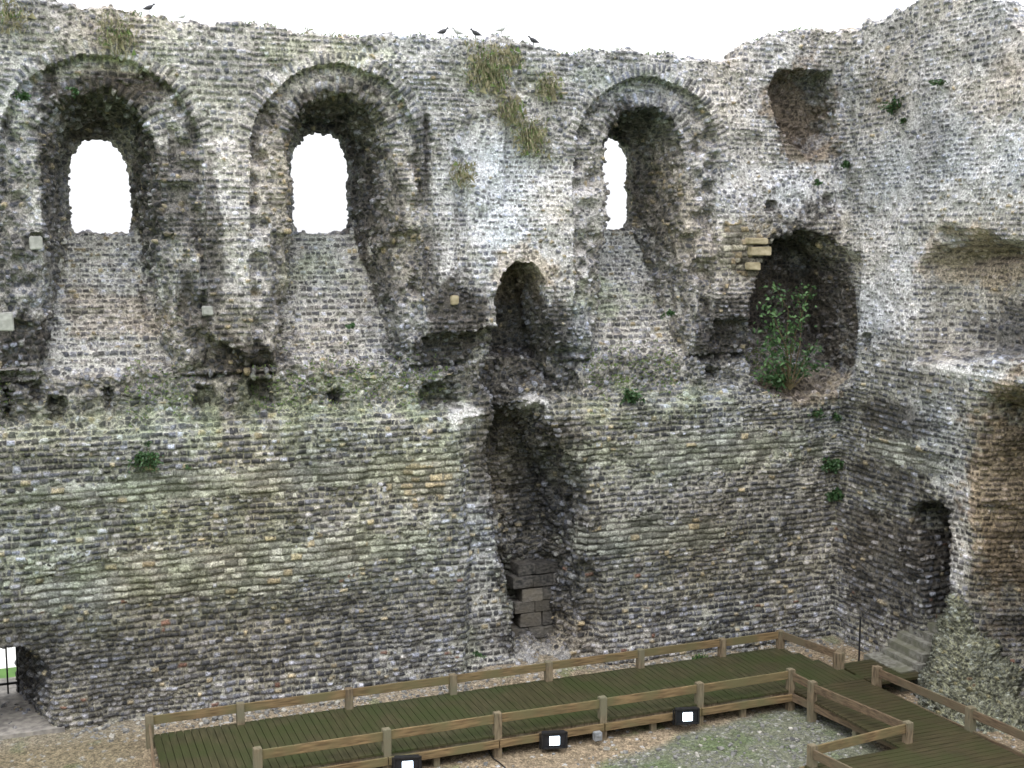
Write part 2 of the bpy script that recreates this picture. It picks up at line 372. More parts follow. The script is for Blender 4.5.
# ------------------------------------------------------------------ stone colours
# stains, stone changes, and shade of recesses and undersides painted as dark: (face, px, py, rx, ry, kind, strength)
ZONES = [
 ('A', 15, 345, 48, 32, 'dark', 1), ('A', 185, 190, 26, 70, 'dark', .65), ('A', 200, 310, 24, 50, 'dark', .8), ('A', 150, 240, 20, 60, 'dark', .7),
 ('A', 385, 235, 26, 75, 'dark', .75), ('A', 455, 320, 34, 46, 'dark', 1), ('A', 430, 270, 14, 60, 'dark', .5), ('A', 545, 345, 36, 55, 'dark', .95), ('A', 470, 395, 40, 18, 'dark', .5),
 ('A', 670, 210, 16, 75, 'dark', .8), ('A', 735, 325, 22, 34, 'dark', .9), ('A', 565, 500, 30, 95, 'dark', .85), ('A', 510, 450, 30, 60, 'dark', .45), ('A', 545, 600, 42, 55, 'dark', .9), ('A', 255, 360, 24, 34, 'dark', .8),  # chasm ellipses paint its occlusion into the stone colour
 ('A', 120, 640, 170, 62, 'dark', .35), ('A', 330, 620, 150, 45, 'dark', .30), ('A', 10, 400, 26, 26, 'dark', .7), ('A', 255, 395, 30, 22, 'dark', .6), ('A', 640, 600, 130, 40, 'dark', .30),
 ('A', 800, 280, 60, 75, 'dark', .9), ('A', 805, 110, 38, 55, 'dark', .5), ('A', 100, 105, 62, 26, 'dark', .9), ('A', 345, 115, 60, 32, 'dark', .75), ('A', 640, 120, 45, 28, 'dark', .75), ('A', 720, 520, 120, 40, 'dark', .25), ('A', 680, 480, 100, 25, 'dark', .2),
 ('A', 10, 240, 26, 90, 'dark', .5), ('A', 60, 250, 16, 60, 'dark', .5), ('A', 290, 300, 22, 50, 'dark', .3), ('A', 230, 320, 20, 40, 'dark', .4), ('A', 55, 150, 20, 50, 'dark', .6),
 ('A', 495, 190, 50, 90, 'pale', 1), ('A', 570, 220, 40, 70, 'pale', .8), ('A', 450, 220, 26, 80, 'pale', .7), ('A', 240, 190, 40, 90, 'pale', .45), ('A', 320, 80, 60, 22, 'pale', .5), ('A', 195, 120, 30, 50, 'pale', .35), ('A', 800, 190, 70, 32, 'pale', .9), ('A', 770, 90, 60, 60, 'pale', .3), ('A', 735, 180, 30, 90, 'pale', .4),
 ('A', 466, 418, 18, 13, 'pale', 1), ('A', 545, 404, 12, 12, 'pale', .8), ('A', 690, 100, 40, 40, 'pale', .4), ('A', 345, 310, 60, 60, 'pale', .25), ('A', 620, 340, 60, 50, 'pale', .3), ('A', 495, 560, 24, 110, 'pale', .5), ('A', 825, 520, 22, 130, 'pale', .2),
 ('A', 600, 650, 40, 20, 'pale', .4), ('A', 490, 655, 26, 22, 'pale', .5), ('A', 280, 705, 130, 14, 'pale', .35),
 ('A', 300, 405, 170, 30, 'green', .9), ('A', 100, 420, 120, 26, 'green', .6), ('A', 640, 405, 90, 22, 'green', .7), ('A', 620, 300, 50, 22, 'green', .8), ('A', 330, 275, 50, 20, 'green', .6), ('A', 330, 52, 90, 14, 'green', .6), ('A', 500, 75, 60, 22, 'green', .5), ('A', 100, 45, 110, 25, 'green', .35), ('A', 620, 80, 60, 12, 'green', .6), ('A', 250, 560, 230, 60, 'green', .45), ('A', 700, 560, 130, 40, 'green', .22), ('A', 650, 460, 180, 26, 'green', .5), ('A', 150, 500, 200, 40, 'green', .4), ('A', 475, 645, 14, 35, 'green', .5), ('A', 330, 440, 150, 24, 'green', .6), ('A', 210, 100, 40, 40, 'green', .3),
 ('A', 345, 215, 30, 30, 'green', .3), ('A', 610, 235, 25, 8, 'green', .8),
 ('A', 770, 250, 36, 40, 'yel', .8), ('A', 175, 230, 36, 60, 'yel', .5), ('A', 280, 210, 26, 70, 'yel', .4), ('A', 410, 200, 20, 60, 'yel', .45), ('A', 80, 200, 60, 100, 'yel', .25), ('A', 675, 190, 30, 60, 'yel', .5), ('A', 120, 320, 70, 25, 'brn', .45), ('A', 490, 600, 20, 40, 'yel', .35), ('A', 240, 290, 30, 70, 'yel', .4), ('A', 560, 260, 22, 60, 'yel', .35),
 ('A', 805, 115, 34, 50, 'brn', .9), ('A', 815, 385, 50, 20, 'brn', .8), ('A', 525, 280, 30, 30, 'brn', .7), ('A', 515, 470, 40, 60, 'brn', .4), ('A', 400, 500, 20, 10, 'yel', .3),
 ('A', 425, 475, 42, 26, 'ash', 1), ('A', 425, 480, 38, 20, 'yel', .5), ('A', 230, 482, 250, 20, 'ash', .9), ('A', 240, 565, 240, 32, 'ash', .85), ('A', 700, 452, 130, 22, 'ash', .85), ('A', 660, 535, 90, 24, 'ash', .8), ('A', 90, 590, 110, 22, 'ash', .8),
 ('A', 100, 280, 60, 25, 'ash', .3), ('A', 770, 620, 60, 22, 'ash', .3), ('A', 745, 250, 30, 30, 'ash', .8), ('A', 90, 700, 60, 20, 'dark', .35),
 ('B', 928, 558, 24, 62, 'dark', 1.2), ('A', 28, 690, 24, 48, 'dark', 1.2), ('A', 838, 305, 44, 62, 'dark', .9), ('A', 800, 290, 56, 60, 'dark', .95), ('A', 825, 320, 60, 50, 'brn', .5), ('A', 540, 372, 46, 32, 'dark', .9), ('A', 578, 470, 14, 60, 'dark', .9), ('A', 592, 560, 14, 70, 'dark', .7), ('A', 488, 470, 12, 50, 'dark', .6), ('A', 110, 520, 130, 60, 'green', .6), ('A', 80, 560, 110, 40, 'green', .7), ('A', 20, 660, 60, 40, 'dark', .6), ('A', 380, 460, 100, 30, 'green', .5), ('A', 468, 418, 16, 11, 'lime', .6),('A', 538, 404, 12, 10, 'lime', .45), ('A', 505, 395, 26, 34, 'dark', .8), ('B', 960, 371, 46, 6, 'lime', .75), ('A', 536, 605, 30, 38, 'ash', 1), ('A', 535, 600, 32, 45, 'dark', .9),  # dark over doorways and corner niche is shade painted into the albedo
 ('A', 540, 660, 26, 6, 'lime', .3), ('A', 805, 290, 52, 64, 'dark', .8), ('A', 100, 100, 66, 34, 'dark', 1), ('A', 150, 190, 16, 80, 'dark', 1), ('A', 52, 180, 14, 90, 'dark', .9), ('A', 340, 112, 52, 26, 'dark', 1), ('A', 376, 190, 20, 110, 'dark', 1), ('A', 660, 190, 13, 100, 'dark', 1), ('A', 640, 120, 40, 20, 'dark', 1), ('A', 250, 358, 45, 26, 'dark', 1), ('A', 212, 250, 12, 100, 'dark', .8), ('A', 452, 350, 44, 24, 'dark', 1), ('A', 730, 345, 30, 22, 'dark', 1), ('A', 425, 160, 10, 70, 'dark', .5), ('A', 60, 30, 60, 30, 'brn', .35), ('A', 100, 80, 80, 20, 'brn', .3),  # soot on reveals; arch soffits, niche and pier undersides get painted shade
 ('A', 60, 600, 70, 20, 'green', .6), ('A', 120, 610, 120, 30, 'green', .4), ('A', 700, 480, 140, 60, 'pale', .25), ('A', 640, 640, 60, 20, 'pale', .35), ('A', 420, 660, 60, 30, 'pale', .25), ('A', 360, 520, 90, 14, 'pale', .3),
 ('B', 880, 270, 42, 80, 'pale', 1), ('B', 990, 300, 60, 20, 'yel', .4), ('B', 975, 120, 90, 110, 'pale', .5), ('B', 1000, 160, 60, 70, 'pale', .55), ('B', 900, 160, 50, 50, 'pale', .35), ('B', 960, 372, 58, 10, 'pale', 1), ('B', 935, 430, 36, 44, 'pale', .4), ('B', 958, 520, 14, 110, 'pale', .9), ('B', 950, 470, 24, 30, 'pale', .6), ('B', 845, 560, 12, 80, 'pale', .15),
 ('B', 895, 418, 50, 18, 'dark', .8), ('B', 885, 480, 46, 18, 'dark', .75), ('B', 880, 570, 55, 60, 'dark', .8), ('B', 990, 330, 50, 32, 'dark', .7), ('B', 930, 510, 36, 20, 'dark', .6), ('B', 900, 70, 30, 60, 'dark', .22), ('B', 1000, 40, 50, 40, 'dark', .25), ('B', 930, 140, 22, 26, 'dark', .3), ('B', 1010, 640, 50, 26, 'dark', .7),
 ('B', 1005, 500, 42, 130, 'brn', 1), ('B', 960, 265, 44, 34, 'brn', .7), ('B', 975, 205, 60, 30, 'yel', .5), ('B', 990, 600, 30, 60, 'dark', .4), ('B', 1000, 430, 40, 40, 'dark', .25), ('B', 905, 455, 50, 14, 'ash', .7), ('B', 900, 445, 50, 12, 'yel', .25), ('B', 1000, 90, 50, 30, 'brn', .25), ('B', 895, 540, 44, 26, 'brn', .3),
]
def stones(P, G, face, amp=1.0, tint=None):
    P = P.astype(np.float32); n = len(P)
    if face == 'A': U = np.stack([P[:, 0], P[:, 2]], 1)
    elif face == 'B': U = np.stack([P[:, 1], P[:, 2]], 1)
    wob = np.stack([vn(P, 1.1, 21), vn(P, 1.1, 22), vn(P, .8, 23)], 1)
    Zt = {k: np.zeros(n, np.float32) for k in ('dark', 'pale', 'green', 'yel', 'brn', 'ash', 'lime')}
    if face in 'AB':
        e1 = fbm(P, 2.2, 31, 3)
        e3 = fbm(P, 8.5, 33, 2)
        onB = (P[:, 0] > XC - .10) & (P[:, 1] < .05)
        if face == 'B': onB[:] = True
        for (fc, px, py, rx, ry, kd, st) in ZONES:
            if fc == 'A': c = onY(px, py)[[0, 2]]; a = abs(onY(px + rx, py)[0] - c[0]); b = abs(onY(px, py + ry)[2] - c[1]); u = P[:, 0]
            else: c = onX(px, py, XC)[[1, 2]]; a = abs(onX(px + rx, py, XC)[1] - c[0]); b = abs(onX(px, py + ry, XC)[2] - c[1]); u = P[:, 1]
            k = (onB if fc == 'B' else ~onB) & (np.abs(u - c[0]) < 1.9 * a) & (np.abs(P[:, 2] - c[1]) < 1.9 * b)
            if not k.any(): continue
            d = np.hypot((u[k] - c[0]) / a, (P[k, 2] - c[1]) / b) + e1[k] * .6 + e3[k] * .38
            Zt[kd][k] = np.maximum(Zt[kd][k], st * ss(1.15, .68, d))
    if face == 'A':
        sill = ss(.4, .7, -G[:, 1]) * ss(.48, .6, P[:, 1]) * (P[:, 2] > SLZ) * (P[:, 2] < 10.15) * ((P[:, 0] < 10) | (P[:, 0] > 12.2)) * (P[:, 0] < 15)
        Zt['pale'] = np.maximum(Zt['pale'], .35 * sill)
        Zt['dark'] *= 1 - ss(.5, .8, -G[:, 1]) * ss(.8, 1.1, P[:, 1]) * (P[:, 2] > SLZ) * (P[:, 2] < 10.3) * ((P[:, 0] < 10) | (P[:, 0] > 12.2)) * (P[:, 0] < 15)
    z = P[:, 2]
    up = ss(5.5, 8.5, z)
    # voussoirs: the courses turn round the window arches
    rad = np.zeros(n, bool); Pr = P.copy()
    if face == 'A':
        for W in WIN:
            for kk, yy in (('o', 0), ('i', .3)):
                cx, hw, zt, zb = archpx(*W[kk], yy); zc = zt - hw
                r = np.hypot(P[:, 0] - cx, z - zc); k = (z > zc - .1) & (r > hw - .12) & (r < hw + .28 + .06 * wob[:, 0]) & (P[:, 1] < 1.2)
                th = np.arctan2(z - zc, P[:, 0] - cx)
                Pr[k, 0] = r[k] * .62; Pr[k, 2] = (th * hw * 1.1)[k]; rad |= k
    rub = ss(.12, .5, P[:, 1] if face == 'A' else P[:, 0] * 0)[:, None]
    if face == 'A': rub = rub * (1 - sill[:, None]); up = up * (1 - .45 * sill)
    if face == 'M': rub = rub * 0 + 2; Pr = Pr * 1.75
    warp = np.stack([vn(P, 9, 41), vn(P, 9, 42), vn(P, 9, 43) * .6], 1) * .016 + np.stack([vn(P, 3.1, 44), vn(P, 3.1, 45), vn(P, 3.1, 46)], 1) * np.array([.035, .035, .022], np.float32) * (.3 + 1.6 * rub)
    Pw = np.where(rad[:, None], Pr, (Pr if face == 'M' else P) + wob * np.array([.03, .03, .018], np.float32)) + warp
    e, v = vrow(Pw, (.150, .17, .132), 1)
    e2, vb = vrow(Pw, (.115, .14, .104), 2)
    k2 = (vn(P, .9, 47) + .25 * (up - .5) > .12) & ~rad
    e = np.where(k2, e2, e); v = np.where(k2, vb, v)
    led = ss(6.15, 6.4, z) * ss(7.5, 7.25, z) if face == 'A' else z * 0
    k3 = (np.maximum(rub[:, 0], led * 1.2) + .9 * vn(P, 1.3, 48) + .75 * (up - .8) + .25 * Zt['pale'] * (face == 'A') > .45) & ~rad
    if k3.any():
        b1, b2, bv = vor(Pw[k3], (.135, .16, .115), 7, .34, .44); e[k3] = (b2 - b1) * .62 - .045; v[k3] = bv
    gap = np.clip(.055 * up + .05 * Zt['pale'] + .03 * (face == 'B'), 0, .13) * (1.0 + .5 * vn(P, 2.3, 49))
    e = e - np.where(rad, .02, gap)
    m = ss(-.01, .08, e); dome = np.clip(e / .30, 0, 1) ** .6
    v2 = (v * 7.31) % 1; v3 = (v * 23.7) % 1
    ash = Zt['ash'] + .35 * fbm(P * np.array([.4, .4, 2.2], np.float32), 1.4, 51, 2)
    isA = (ash > .55) & ~rad
    if isA.any():
        ea, av = vrow(Pw[isA], (.25, .36, .148), 3, .36); ea = ea + .045
        m[isA] = ss(0, .06, ea); dome[isA] = np.clip(ea / .2, 0, 1) ** .5 * .7
        v[isA] = .42 + .45 * av; v2[isA] = (av * 7.31) % 1; v3[isA] = (av * 23.7) % 1
    # lightness of each stone
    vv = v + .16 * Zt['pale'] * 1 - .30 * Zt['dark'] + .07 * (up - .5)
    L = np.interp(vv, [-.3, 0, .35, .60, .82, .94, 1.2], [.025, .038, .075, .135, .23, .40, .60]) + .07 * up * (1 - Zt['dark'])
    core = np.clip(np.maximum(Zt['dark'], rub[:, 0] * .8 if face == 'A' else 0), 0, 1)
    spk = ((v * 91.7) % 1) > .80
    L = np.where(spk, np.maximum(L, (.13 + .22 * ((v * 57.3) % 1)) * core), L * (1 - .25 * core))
    cool = np.array([.94, .97, 1.12]); warm = np.array([1.05, .99, .91])
    t = v2[:, None]; C = L[:, None] * (cool * (1 - t) + warm * t)
    tan = ((v3 > (.985 - .42 * Zt['yel'] - .02 * (1 - up))) & (vv > .2))[:, None]
    C = np.where(tan, np.array([.36, .30, .195]) * (.5 + .7 * v2[:, None]), C)
    red = ((v3 < .006) & (z < 3))[:, None]; C = np.where(red, np.array([.17, .095, .07]), C)
    C = np.where(isA[:, None] & ~tan, np.array([.295, .295, .25]) * (.38 + .95 * v2[:, None]), C)
    mort = np.array([.295, .282, .225]) * (1 - up[:, None]) + np.array([.405, .388, .35]) * up[:, None]
    mort = mort * (1 + .22 * fbm(P, 1.3, 61)[:, None])
    pl = Zt['pale'][:, None]; mort = mort * (1 - .75 * pl) + np.array([.58, .575, .57]) * .75 * pl
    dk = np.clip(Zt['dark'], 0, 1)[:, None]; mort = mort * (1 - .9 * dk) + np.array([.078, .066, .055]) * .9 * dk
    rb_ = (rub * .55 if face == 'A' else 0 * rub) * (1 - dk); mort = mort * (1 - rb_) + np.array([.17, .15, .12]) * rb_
    mort = np.where(isA[:, None], mort * .5, mort)
    C = C * m[:, None] + mort * (1 - m[:, None])
    g = (Zt['green'] * ss(-.45, .35, fbm(P, 2.6, 71)) + .08 * (1 - up))[:, None] * .62; lum = C.mean(1)[:, None]
    g = g * (1 + .5 * ss(0, .8, G[:, 2])[:, None])
    C = C * (1 - .75 * np.clip(g, 0, 1)) + np.array([.84, 1.0, .54]) * (lum * .85 + .035) * .75 * np.clip(g, 0, 1)
    b = Zt['brn'][:, None] * .7; C = C * (1 - b) + np.array([1.28, .93, .56]) * (lum * .62 + .022) * b
    yw = Zt['yel'][:, None] * .35; C = C * (1 - yw) + np.array([1.2, 1.02, .70]) * lum * yw
    wc = fbm(P, .55, 83, 3)[:, None]; C = C * (1 + wc * np.array([.11, .015, -.11]))
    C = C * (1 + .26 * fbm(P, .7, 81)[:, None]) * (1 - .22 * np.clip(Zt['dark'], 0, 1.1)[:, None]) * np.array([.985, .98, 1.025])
    lm = np.clip(Zt['lime'] * (.9 + .5 * fbm(P, 4, 95)), 0, .9)[:, None]; C = C * (1 - lm) + np.array([.60, .585, .57]) * lm
    if tint is not None: C = C * np.array(tint)
    dp = P[:, 1] if face == 'A' else P[:, 1] * 0
    h = amp * (1 - .3 * ss(1.5, 1.9, dp)) * ((.056 - .028 * np.clip(.5 * up + .6 * Zt['pale'], 0, 1)) * dome + .030 * (v3 - .5) * m - .025 + .03 * fbm(P, 3, 91) + np.clip(rub[:, 0] + .6 * Zt['dark'], 0, 1) * (.055 * fbm(P, 5, 92, 2) + .045 * (((v * 91.7) % 1) > .8) * m + .02 * vn(P, 14, 93)))
    return P + G * h[:, None], C
def build_wall(name, xs, ys, zs, face, front, keep=None):
    S = solid(xs, ys, zs); P, G, Q = nets(S, (xs[0], ys[0], zs[0]), VX)
    c = P[Q].mean(1); P, G, Q = subdiv(P, G, Q, front(c))
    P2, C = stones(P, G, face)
    return mesh_np(name, P2, Q, C, M_STONE)
zs = np.arange(-.4, 15.65, VX)
# ---- the walls
xsA = -3.6 + VX * np.arange(int((XC + 2.4 + 3.6) / VX) + 1); j0 = -.6
ysA = j0 + VX * np.arange(int(3.2 / VX)); 
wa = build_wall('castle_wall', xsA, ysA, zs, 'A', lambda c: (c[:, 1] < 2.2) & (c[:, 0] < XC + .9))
tag(wa, 'long ruined flint wall with three arched window openings and a broken chasm', 'castle wall')
xsB = xsA[int((17.2 + 3.6) / VX):]
ysB = j0 - VX * np.arange(int(9 / VX))[::-1] + VX
ysB = (j0 + VX * (np.arange(int(9 / VX) + 2) - int(9 / VX)))
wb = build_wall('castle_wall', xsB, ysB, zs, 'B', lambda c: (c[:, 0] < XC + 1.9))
tag(wb, 'pale flint side wall at right with tall dark doorway and shallow niche', 'castle wall')
kw = noise_mat('far_flint', (.12, .115, .10), (.32, .31, .28), (7, 7, 8), .9, None, .03)
def far_wall():
    bm = bmesh.new(); n = 60; top = []; 
    for k in range(n + 1):
        x = -9 + 30.5 * k / n; z = 13.2 + 1.2 * math.sin(k * .37) + random.uniform(-.25, .25); top.append((x, z))
    rows = []
    for (x, z) in top: rows.append([bm.verts.new((x, -27.2, -.3)), bm.verts.new((x, -27.2, z)), bm.verts.new((x, -29.4, z)), bm.verts.new((x, -29.4, -.3))])
    for a, b in zip(rows[:-1], rows[1:]):
        for q in range(4): bm.faces.new((a[q], b[q], b[(q + 1) % 4], a[(q + 1) % 4]))
    bm.faces.new(rows[0]); bm.faces.new(rows[-1]); bmesh.ops.recalc_face_normals(bm, faces=bm.faces)
    me = bpy.data.meshes.new('castle_wall'); bm.to_mesh(me); bm.free(); me.materials.append(kw)
    o = bpy.data.objects.new('castle_wall', me); COL.objects.link(o); tag(o, 'opposite flint keep wall behind the viewpoint', 'castle wall')
far_wall()
# ---- rubble mound in front of the side wall
def build_mound():
    xs = 16.9 + VX * np.arange(62); ys = -6.6 + VX * np.arange(75); z_ = -.3 + VX * np.arange(70)
    X = xs[:, None, None]; Y = ys[None, :, None]; Z = z_[None, None, :]
    t = np.clip(Z / 2.7, 0, 1); cx = 18.5 + .3 * t; cy = -5.25 + .95 * t ** .6; r = 1.22 * (1 - t) ** 1.2 + .09
    S = (np.hypot((X - cx), (Y - cy) / 1.05) - r) * .8; S = np.maximum(S, Z - 2.15)
    S = S + .14 * gnoise(xs, ys, z_, 2.0, 9) + .06 * gnoise(xs, ys, z_, 5, 10)
    P, G, Q = nets(S, (xs[0], ys[0], z_[0]), VX); P, G, Q = subdiv(P, G, Q, np.ones(len(Q), bool))
    P2, C = stones(P, G, 'M', 1.2); C = (C * .6 + C.mean(0) * .18) * np.array([1.0, 1.06, .86])
    o = mesh_np('rubble_mound', P2, Q, C, M_STONE)
    tag(o, 'conical mound of mossy grey rubble leaning against the side wall', 'rubble mound')
build_mound()
# ------------------------------------------------------------------ generic mesh builder
class MB:
    def __init__(s): s.v = []; s.f = []
    def box(s, c, d, rz=0, rx=0, ry=0, jit=0):
        R = Matrix.Rotation(rz, 3, 'Z') @ Matrix.Rotation(ry, 3, 'Y') @ Matrix.Rotation(rx, 3, 'X'); n = len(s.v)
        for k in range(8):
            p = Vector(((k & 1) - .5, ((k >> 1) & 1) - .5, ((k >> 2) & 1) - .5)); p = Vector((p.x * d[0], p.y * d[1], p.z * d[2]))
            if jit: p += Vector([random.uniform(-jit, jit) for _ in range(3)])
            s.v.append(tuple(R @ p + Vector(c)))
        s.f += [tuple(n + i for i in q) for q in ((0, 2, 3, 1), (4, 5, 7, 6), (0, 1, 5, 4), (2, 6, 7, 3), (0, 4, 6, 2), (1, 3, 7, 5))]
        return s
    def beam(s, a, b, w, h):
        a, b = Vector(a), Vector(b); d = (b - a); L = d.length; d.normalize()
        rz = math.atan2(d.y, d.x); ry = -math.asin(d.z); return s.box((a + b) / 2, (L, w, h), rz, 0, ry)
    def tube(s, pts, r, k=6):
        pts = [Vector(p) for p in pts]; n = len(s.v)
        for i, p in enumerate(pts):
            t = (pts[min(i + 1, len(pts) - 1)] - pts[max(i - 1, 0)]).normalized()
            a = t.orthogonal().normalized(); b = t.cross(a); rr = r[i] if isinstance(r, (list, tuple)) else r
            for q in range(k): s.v.append(tuple(p + (a * math.cos(q * 2 * math.pi / k) + b * math.sin(q * 2 * math.pi / k)) * rr))
        for i in range(len(pts) - 1):
            for q in range(k):
                q2 = (q + 1) % k; s.f.append((n + i * k + q, n + i * k + q2, n + (i + 1) * k + q2, n + (i + 1) * k + q))
        s.f.append(tuple(n + q for q in range(k))[::-1]); s.f.append(tuple(n + (len(pts) - 1) * k + q for q in range(k)))
        return s
    def build(s, name, mat, parent=None, bevel=0, smooth=False):
        me = bpy.data.meshes.new(name); me.from_pydata(s.v, [], s.f)
        if bevel:
            bm = bmesh.new(); bm.from_mesh(me); bmesh.ops.bevel(bm, geom=list(bm.edges), offset=bevel, segments=2, affect='EDGES'); bm.to_mesh(me); bm.free()
        if smooth: me.polygons.foreach_set('use_smooth', [True] * len(me.polygons))
        me.materials.append(mat); o = bpy.data.objects.new(name, me); COL.objects.link(o); o.parent = parent; return o
# ------------------------------------------------------------------ ground
def gz(x, y):
    x = np.asarray(x, float); y = np.asarray(y, float)
    return .27 * np.clip(1 - x / 16, 0, 1) * ss(-3.4, -1.0, y) + .25 * ss(-1.6, -.1, y) * ss(12.5, 11, x) * ss(8.6, 9.5, x)
def build_ground():
    nx, ny = 760, 480
    xs = np.linspace(-4, 20.5, nx); ys = np.linspace(-12, 1.6, ny); X, Y = np.meshgrid(xs, ys, indexing='ij')
    P = np.stack([X.ravel(), Y.ravel(), np.zeros(X.size)], 1).astype(np.float32)
    n1 = fbm(P, .9, 3); n2 = fbm(P, 5, 4); z = gz(P[:, 0], P[:, 1]) + .03 * n1 + .012 * n2
    # stony patch in front of the boardwalk
    patch = poly([onZ(a, b)[:2] for a, b in [(470, 820), (590, 770), (690, 732), (795, 704), (850, 712), (880, 750), (850, 860), (400, 900)]], P[:, 0], P[:, 1]) + .22 * n1
    pm = ss(.15, -.2, patch)
    d1, d2, v = vor(P, (.07, .07, .07), 5, .3); e = d2 - d1; m = ss(.05, .25, e)
    D1, D2, Vb = vor(P, (.11, .09, .3), 6, .1); E_ = D2 - D1; M = ss(.1, .35, E_) * (Vb > .45)
    grav = np.array([.255, .20, .135]) * (.78 + .45 * v[:, None]) * (.75 + .25 * m[:, None])
    grav = np.where((v > .965)[:, None], .36, grav)
    pc = np.interp(Vb, [0, .5, .8, 1], [.07, .11, .16, .30])[:, None] * np.array([1, 1, .93])
    pc = pc * M[:, None] + np.array([.13, .135, .095]) * (1 - M[:, None])
    gm = ss(.0, .6, fbm(P, 1.6, 14))[:, None] * .75
    pc = pc * (1 - gm) + np.array([.085, .12, .045]) * gm
    C = grav * (1 - pm[:, None]) + pc * pm[:, None]
    dirt = ss(.1, .6, fbm(P, .8, 15))[:, None] * .5; C = C * (1 - dirt) + np.array([.15, .115, .07]) * dirt * (1 - pm[:, None]) + pc * dirt * pm[:, None]
    gr = (ss(.25, .55, fbm(P, 2.3, 16)) * (1 - .6 * pm))[:, None] * .7; C = C * (1 - gr) + np.array([.09, .12, .04]) * gr
    lf = (ss(2.4, 1.2, P[:, 0] + .5 * n1) * .55)[:, None]; C = C * (1 - lf) + np.array([.105, .095, .055]) * lf
    wd = ss(-1.1, -.2, P[:, 1])[:, None] * .35; C = C * (1 - wd) + np.array([.26, .24, .20]) * wd
    z = z + .012 * m * (1 - pm) + .025 * M * np.clip(E_, 0, .6) * pm
    P[:, 2] = z
    i = np.arange(nx - 1)[:, None] * ny + np.arange(ny - 1)[None]; Q = np.stack([i, i + ny, i + ny + 1, i + 1], 2).reshape(-1, 4)
    o = mesh_np('ground', P, Q, C, M_GROUND); tag(o, 'tan gravel courtyard floor with stony mossy patch', None, None, 'structure')
build_ground()
m_grass = noise_mat('lawn', (.06, .13, .03), (.12, .24, .05), (2, 2, 2), .9)
MB().box((0, 0, -.35), (5000, 5000, .2)).build('grass', m_grass)
tag(bpy.data.objects['grass'], 'open lawn outside the castle walls', None, None, 'structure')
pg = MB().box((-3, 8.05, .1), (30, 7.5, .24)).build('path', noise_mat('pale_path', (.55, .54, .5), (.7, .69, .66), (2, 2, 2), .9)); tag(pg, None, None, None, 'structure')
pt = MB().box((-1.2, 1.6, -.06), (3.2, 3.4, .84)).build('path', noise_mat('passage_floor', (.14, .13, .12), (.28, .26, .23), (7, 7, 7), .9)); tag(pt, None, None, None, 'structure')
lawn = MB().box((-3, 3.8, .1), (24, 1.0, .3)).build('grass_bank', m_grass); tag(lawn, 'bright green grass bank seen beyond the gated doorway', None, None, 'structure')
# ------------------------------------------------------------------ boardwalk
ZD = .45
def boards(x0, x1, y0, y1, along, bw=.143, gap=.012):
    m = MB()
    if along == 'x':
        n = int((x1 - x0) / bw)
        for k in range(n):
            xx = x0 + (k + .5) * bw; y2 = y1 if xx < 16.05 else y1 - (xx - 16.05) * 3.9
            m.box((xx, (y0 + y2) / 2 + random.uniform(-.01, .01), ZD - .02 + random.uniform(-.002, .002)), (bw - gap, y2 - y0, .04))
    else:
        n = int((y1 - y0) / bw)
        for k in range(n):
            m.box(((x0 + x1) / 2 + random.uniform(-.01, .01), y0 + (k + .5) * bw, ZD - .02 + random.uniform(-.002, .002)), (x1 - x0, bw - gap, .04))
    return m
def post(par, x, y, h=.44, low=0, w=.15):
    MB().box((x, y, (ZD + h + low) / 2), (w, w, ZD + h - low), random.uniform(-.04, .04)).build('post', M_POST, par, .008)
def rail(par, a, b, z=.33, mat=None, hh=.17):
    a = Vector(a); b = Vector(b); d = (b - a).normalized() * .07
    MB().beam((a.x, a.y, ZD + z + random.uniform(-.01, .01)), (b.x, b.y, ZD + z + random.uniform(-.01, .01)), .05, hh).build('rail', mat or M_RAIL, par, .006)
bw = empty('boardwalk', (9, -2.5, 0)); tag(bw, 'long mossy green timber boardwalk running along the foot of the wall', 'boardwalk')
def reparent(par):
    for o in COL.objects:
        if o.parent == par: o.matrix_parent_inverse = Matrix.Translation(-Vector(par.location))
YB, YF = -1.38, -3.72
boards(1.95, 16.68, YF - .05, YB + .05, 'x').build('deck', M_DECK, bw)
bp_ = [1.9, 3.62, 5.80, 8.02, 10.19, 12.4, 14.48, 16.04]
for x in bp_: post(bw, x, YB, .42, -.05)
for a, b in zip(bp_[:-1], bp_[1:]): rail(bw, (a + .07, YB), (b - .07, YB), .31)
fp_ = [3.55, 5.93, 8.13, 10.36, 12.55, 14.75]
for x in fp_: post(bw, x, YF, .44, -.05)
for a, b in zip(fp_[:-1], fp_[1:]): rail(bw, (a + .07, YF), (b - .07, YF), .31)
rail(bw, (1.9, YB - .07), (1.72, YF - .8), .2, M_RAILY, .12)
for a, b in zip(fp_[:-1], fp_[1:]): MB().box(((a + b) / 2, YF - .10, ZD - .15), (b - a - .02, .05, .15)).build('fascia', M_RAIL, bw, .005)
for x in (6.9, 9.2, 11.5, 13.6, 4.8): MB().box((x, YF + .02, .16), (.12, .1, .5)).build('support', M_POST, bw)
for y in (YB + .0, (YB + YF) / 2, YF + .02): MB().box((9, y, ZD - .13), (14, .07, .16)).build('joist', M_POST, bw)
MB().box((16.5, 0, 0), (.01, .01, .01))
rail(bw, (16.06, YB - .08), (16.42, -2.95), .31, M_RAILY); post(bw, 16.47, -3.02, .36, -.05, .19)
reparent(bw)
br = empty('boardwalk', (15.9, -5.5, 0)); tag(br, 'wet brown timber boardwalk turning toward the viewer past the rubble mound', 'boardwalk')
